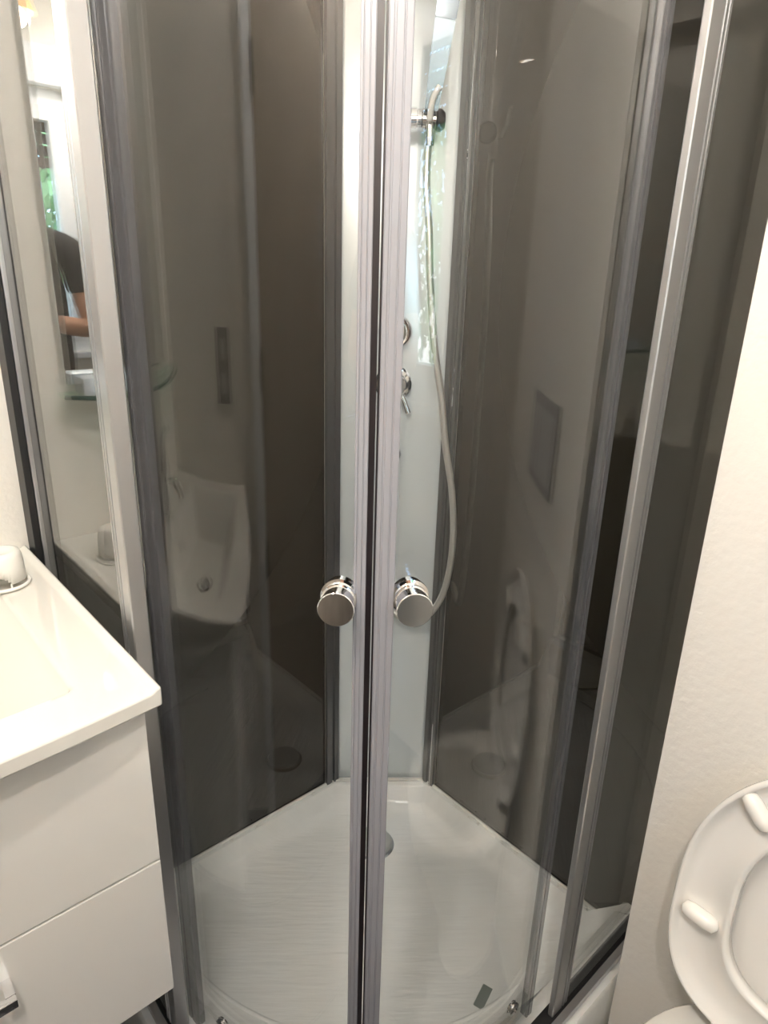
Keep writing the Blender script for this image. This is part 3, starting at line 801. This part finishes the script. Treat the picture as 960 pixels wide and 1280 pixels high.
for y0_, y1_ in ((-0.105, 0.02), (0.03, 0.105)):
    obj('button', nb(0.0122, 0.016, y0_, y1_, -0.06, 0.06, bev=0.0015), mat('light_grey_plastic', (0.5, 0.5, 0.5), 0.3), fp)

# ------------------------------------------------------------------ ceiling lamp
LL = (1.20, 0.98, CEIL_Z)
lamp = thing('ceiling_spot_bar', 'ceiling bar lamp with three amber glass shades', 'lamp', LL)
lamp.rotation_euler = (0, 0, math.radians(77))
obj('bar', nb(-0.48, 0.48, -0.03, 0.03, -0.025, -0.0005, bev=0.004), M_CHROME, lamp)
for x in (-0.42, 0.0, 0.42):
    sp = obj('arm', lathe(bmesh.new(), [(0.007, -0.026), (0.007, -0.185), (0.018, -0.190), (0.018, -0.215), (0, -0.215)], 16, Matrix.Translation((x, 0, 0))), M_CHROME, lamp, angle=40)
    bm = lathe(bmesh.new(), [(0.020, -0.20), (0.028, -0.225), (0.052, -0.30)], 28, Matrix.Translation((x, 0, 0)), cap=False)
    s = obj('lamp_shade', bm, M_SHADE, lamp, smooth=True)
    md = s.modifiers.new('wall', 'SOLIDIFY'); md.thickness = 0.002
    obj('bulb', lathe(bmesh.new(), [(0, -0.216), (0.010, -0.220), (0.022, -0.250), (0.024, -0.265), (0.016, -0.282), (0, -0.288)], 20, Matrix.Translation((x, 0, 0))), M_BULB, sp, smooth=True)
    ld = bpy.data.lights.new('bulb_light', 'POINT'); ld.energy = {-0.42: 5.0, 0.0: 19.0, 0.42: 23.0}[x]; ld.color = (1.0, 0.95, 0.885); ld.shadow_soft_size = 0.03
    lo = bpy.data.objects.new('bulb_light', ld); COL.objects.link(lo); lo.parent = lamp; lo.location = (x, 0, -0.315)

# ------------------------------------------------------------------ the photographer (seen only in reflections)
PX, PY = 1.20, 1.40
per = thing('person', 'person in a black T-shirt holding up a phone, seen in the mirror', 'person', (PX, PY, FLOOR_Z))
FWD = Vector((-0.42, -0.90, 0)).normalized(); SD = Vector((-FWD.y, FWD.x, 0))     # SD: person's left
def W(f, s, z): return FWD * f + SD * s + Vector((0, 0, z))
def skinned(name, verts, edges, radii, m, parent, sub=2):
    me = bpy.data.meshes.new(name); me.from_pydata([tuple(v) for v in verts], edges, [])
    o = bpy.data.objects.new(name, me); COL.objects.link(o); o.parent = parent
    me.materials.append(m)
    o.modifiers.new('skin', 'SKIN')
    for i, r in enumerate(radii):
        sv = me.skin_vertices[0].data[i]
        sv.radius = (r, r) if not isinstance(r, tuple) else r
        sv.use_root = (i == 0)
    sb = o.modifiers.new('sub', 'SUBSURF'); sb.levels = sub; sb.render_levels = sub
    o.modifiers['skin'].use_smooth_shade = True
    return o
# body (skin): neck, head base, arms, one continuous surface, torso under the clothes
cm = cam.matrix_world.to_3x3()
right = cm @ Vector((1, 0, 0)); upv = cm @ Vector((0, 1, 0)); toroom = cm @ Vector((0, 0, 1))
PHL = Vector((1.135, 1.215, 1.27))
pc = Vector((1.09106, 1.17049, 1.28232)) + right * 0.020 - upv * 0.060 + toroom * 0.016 - per.location
hand_r = pc + right * 0.085 - upv * 0.125 + toroom * 0.055
hand_l = pc - right * 0.085 - upv * 0.130 + toroom * 0.055
V = [W(0, 0, 0.95), W(0, 0, 1.12), W(0.0, 0, 1.32), W(-0.01, 0, 1.45), W(0.0, 0, 1.53), W(0.015, 0, 1.60),
     W(-0.01, -0.17, 1.42), W(0.04, -0.215, 1.18), hand_r,
     W(-0.01, 0.17, 1.42), W(0.04, 0.215, 1.17), hand_l,
     W(0, -0.09, 0.86), W(0.02, -0.10, 0.47), W(-0.01, -0.10, 0.09), W(0.13, -0.11, 0.035),
     W(0, 0.09, 0.86), W(0.02, 0.10, 0.47), W(-0.01, 0.10, 0.09), W(0.13, 0.11, 0.035)]
E_ = [(0, 1), (1, 2), (2, 3), (3, 4), (4, 5), (3, 6), (6, 7), (7, 8), (3, 9), (9, 10), (10, 11), (0, 12), (12, 13), (13, 14), (14, 15), (0, 16), (16, 17), (17, 18), (18, 19)]
Rr = [0.125, 0.115, 0.125, 0.075, 0.052, 0.052, 0.050, 0.040, 0.026, 0.050, 0.040, 0.026, 0.085, 0.055, 0.038, 0.03, 0.085, 0.055, 0.038, 0.03]
skinned('body', V, E_, Rr, M_SKIN, per)
# T-shirt and trousers
sv = [W(0, 0, 0.90), W(0, 0, 1.12), W(0, 0, 1.32), W(-0.01, 0, 1.44), W(-0.01, -0.175, 1.415), W(0.02, -0.205, 1.27), W(-0.01, 0.175, 1.415), W(0.02, 0.205, 1.27)]
skinned('t_shirt', sv, [(0, 1), (1, 2), (2, 3), (3, 4), (4, 5), (3, 6), (6, 7)], [0.160, 0.146, 0.152, 0.088, 0.066, 0.060, 0.066, 0.060], M_SHIRT, per)
bm = bmesh.new()
tube(bm, [W(0, 0, 1.03), W(0, 0, 0.98), W(0.0, 0, 0.92), W(0, 0, 0.86), W(0.0, 0, 0.83)], [0.128, 0.138, 0.150, 0.140, 0.10], 24)
for sg in (-1, 1):
    tube(bm, [W(0, sg * 0.070, 0.90), W(0, sg * 0.085, 0.80), W(0.02, sg * 0.10, 0.47), W(0.0, sg * 0.10, 0.28), W(-0.01, sg * 0.10, 0.10)], [0.085, 0.090, 0.070, 0.062, 0.060], 20)
o = obj('trousers', bm, M_JEANS, per, smooth=True)
rm = o.modifiers.new('join', 'REMESH'); rm.mode = 'VOXEL'; rm.voxel_size = 0.012; rm.use_smooth_shade = True
sm = o.modifiers.new('soft', 'SMOOTH'); sm.iterations = 6
for sg in (-1, 1):
    bm = bmesh.new(); box(bm, -0.045, 0.045, -0.11, 0.13, 0.0, 0.085, bev=0.025)
    mt = Matrix(((SD.x, FWD.x, 0, 0), (SD.y, FWD.y, 0, 0), (0, 0, 1, 0), (0, 0, 0, 1)))
    bmesh.ops.transform(bm, matrix=Matrix.Translation(W(0.03, sg * 0.105, 0.0005)) @ mt, verts=bm.verts)
    obj('shoe', bm, M_BLACK, per, smooth=True)
# head with face
bm = bmesh.new()
bmesh.ops.create_uvsphere(bm, u_segments=40, v_segments=28, radius=1)
for v in bm.verts:
    x, y, z = v.co            # x: person's left, y: forward, z: up
    sx, sy, sz = 0.076, 0.096, 0.118
    if z < 0: sx *= 1 - 0.30 * (-z) ** 1.5; sy *= 1 - 0.14 * (-z)
    nx_, ny_, nz_ = x * sx, y * sy, z * sz
    if y > 0:
        nose = math.exp(-((nx_ / 0.012) ** 2) - ((nz_ + 0.022) / 0.020) ** 2) * 0.024 + math.exp(-((nx_ / 0.009) ** 2) - ((nz_ + 0.0) / 0.022) ** 2) * 0.010
        eye = -math.exp(-(((abs(nx_) - 0.031) / 0.015) ** 2) - ((nz_ - 0.006) / 0.011) ** 2) * 0.009
        brow = math.exp(-(((abs(nx_) - 0.030) / 0.022) ** 2) - ((nz_ - 0.028) / 0.008) ** 2) * 0.004
        mouth = math.exp(-((nx_ / 0.024) ** 2) - ((nz_ + 0.060) / 0.009) ** 2) * 0.006 - math.exp(-((nx_ / 0.022) ** 2) - ((nz_ + 0.060) / 0.0025) ** 2) * 0.005
        chin = math.exp(-((nx_ / 0.022) ** 2) - ((nz_ + 0.098) / 0.016) ** 2) * 0.010
        ny_ += nose + eye + brow + mouth + chin
    v.co = (nx_, ny_, nz_)
HM = Matrix.Translation(W(0.03, 0, 1.615)) @ mt @ Matrix.Rotation(math.radians(-14), 4, 'X')
bmesh.ops.transform(bm, matrix=HM, verts=bm.verts)
head = obj('head', bm, M_SKIN, per, smooth=True)
for sg in (-1, 1):
    bm = bmesh.new(); bmesh.ops.create_uvsphere(bm, u_segments=14, v_segments=10, radius=0.0105, matrix=HM @ Matrix.Translation((sg * 0.031, 0.081, 0.006)))
    obj('eye', bm, M_EYE, head, smooth=True)
    bm = bmesh.new(); bmesh.ops.create_uvsphere(bm, u_segments=12, v_segments=8, radius=0.0058, matrix=HM @ Matrix.Translation((sg * 0.031, 0.0868, 0.005)))
    obj('iris', bm, M_HAIR, head, smooth=True)
    bm = tube(bmesh.new(), [HM @ Vector((sg * x, y, z)) for x, y, z in ((0.014, 0.094, 0.024), (0.028, 0.091, 0.030), (0.044, 0.082, 0.026))], [0.002, 0.0032, 0.0015], 8)
    obj('eyebrow', bm, M_HAIR, head, smooth=True)
    bm = bmesh.new(); bmesh.ops.create_uvsphere(bm, u_segments=14, v_segments=12, radius=1, matrix=HM @ Matrix.Translation((sg * 0.078, -0.004, 0.0)) @ Matrix.Rotation(sg * 0.3, 4, 'Z') @ Matrix.Diagonal((0.008, 0.018, 0.031, 1)))
    obj('ear', bm, M_SKIN, head, smooth=True)
bm = bmesh.new(); bmesh.ops.create_uvsphere(bm, u_segments=36, v_segments=24, radius=1)
for v in list(bm.verts):
    if v.co.z < -0.35 or (v.co.y > 0.25 and v.co.z < 0.52 + 0.2 * (1 - abs(v.co.x))): bm.verts.remove(v)
for v in bm.verts:
    k = 1 + 0.02 * math.sin(v.co.x * 40) * math.cos(v.co.z * 30)
    v.co = Vector((v.co.x * 0.084 * k, v.co.y * 0.104 * k, v.co.z * 0.128 * k))
bmesh.ops.transform(bm, matrix=HM, verts=bm.verts)
hr = obj('hair', bm, M_HAIR, head, smooth=True)
md = hr.modifiers.new('t', 'SOLIDIFY'); md.thickness = 0.006; md.offset = -0.6
# phone just behind the lens
ph = thing('phone', 'dark phone held up in the person\'s hands', 'phone', (1.135, 1.215, 1.27))
bm = bmesh.new(); box(bm, -0.037, 0.037, -0.078, 0.078, -0.004, 0.004, bev=0.0035)
PM = Matrix.Translation(pc + per.location - PHL) @ cm.to_4x4()
bmesh.ops.transform(bm, matrix=PM, verts=bm.verts)
obj('phone_body', bm, M_PHONE, ph, smooth=True)
# hands: palm and five bent fingers each
def hand(base, palm_dir, across, curl, name):
    """base: wrist; palm_dir: towards fingers; across: towards the little finger; curl: bending direction."""
    pd, ac, cu = palm_dir.normalized(), across.normalized(), curl.normalized()
    V = [base, base + pd * 0.045, base + pd * 0.082]
    E_ = [(0, 1), (1, 2)]; R_ = [(0.020, 0.014), (0.030, 0.013), (0.026, 0.011)]
    for k, (off, ln) in enumerate(((-0.028, 0.072), (-0.0095, 0.080), (0.0095, 0.074), (0.027, 0.058))):
        s = len(V)
        p0 = base + pd * 0.078 + ac * off
        V += [p0, p0 + pd * ln * 0.42 + cu * ln * 0.10, p0 + pd * ln * 0.62 + cu * ln * 0.38, p0 + pd * ln * 0.60 + cu * ln * 0.62]
        E_ += [(2, s), (s, s + 1), (s + 1, s + 2), (s + 2, s + 3)]; R_ += [0.0095, 0.0088, 0.008, 0.0065]
    s = len(V)
    p0 = base + pd * 0.022 - ac * 0.028
    V += [p0, p0 + pd * 0.026 - ac * 0.024 + cu * 0.010, p0 + pd * 0.050 - ac * 0.030 + cu * 0.022]
    E_ += [(1, s), (s, s + 1), (s + 1, s + 2)]; R_ += [0.012, 0.010, 0.0075]
    skinned('hand', V, E_, R_, M_SKIN, per, 1)
hand(hand_r, (upv * 0.75 - right * 0.45 - toroom * 0.50), (-upv - right * 0.9), -toroom - right * 0.4, 'hand')
hand(hand_l, (upv * 0.75 + right * 0.45 - toroom * 0.50), (-upv + right * 0.9), -toroom + right * 0.4, 'hand')
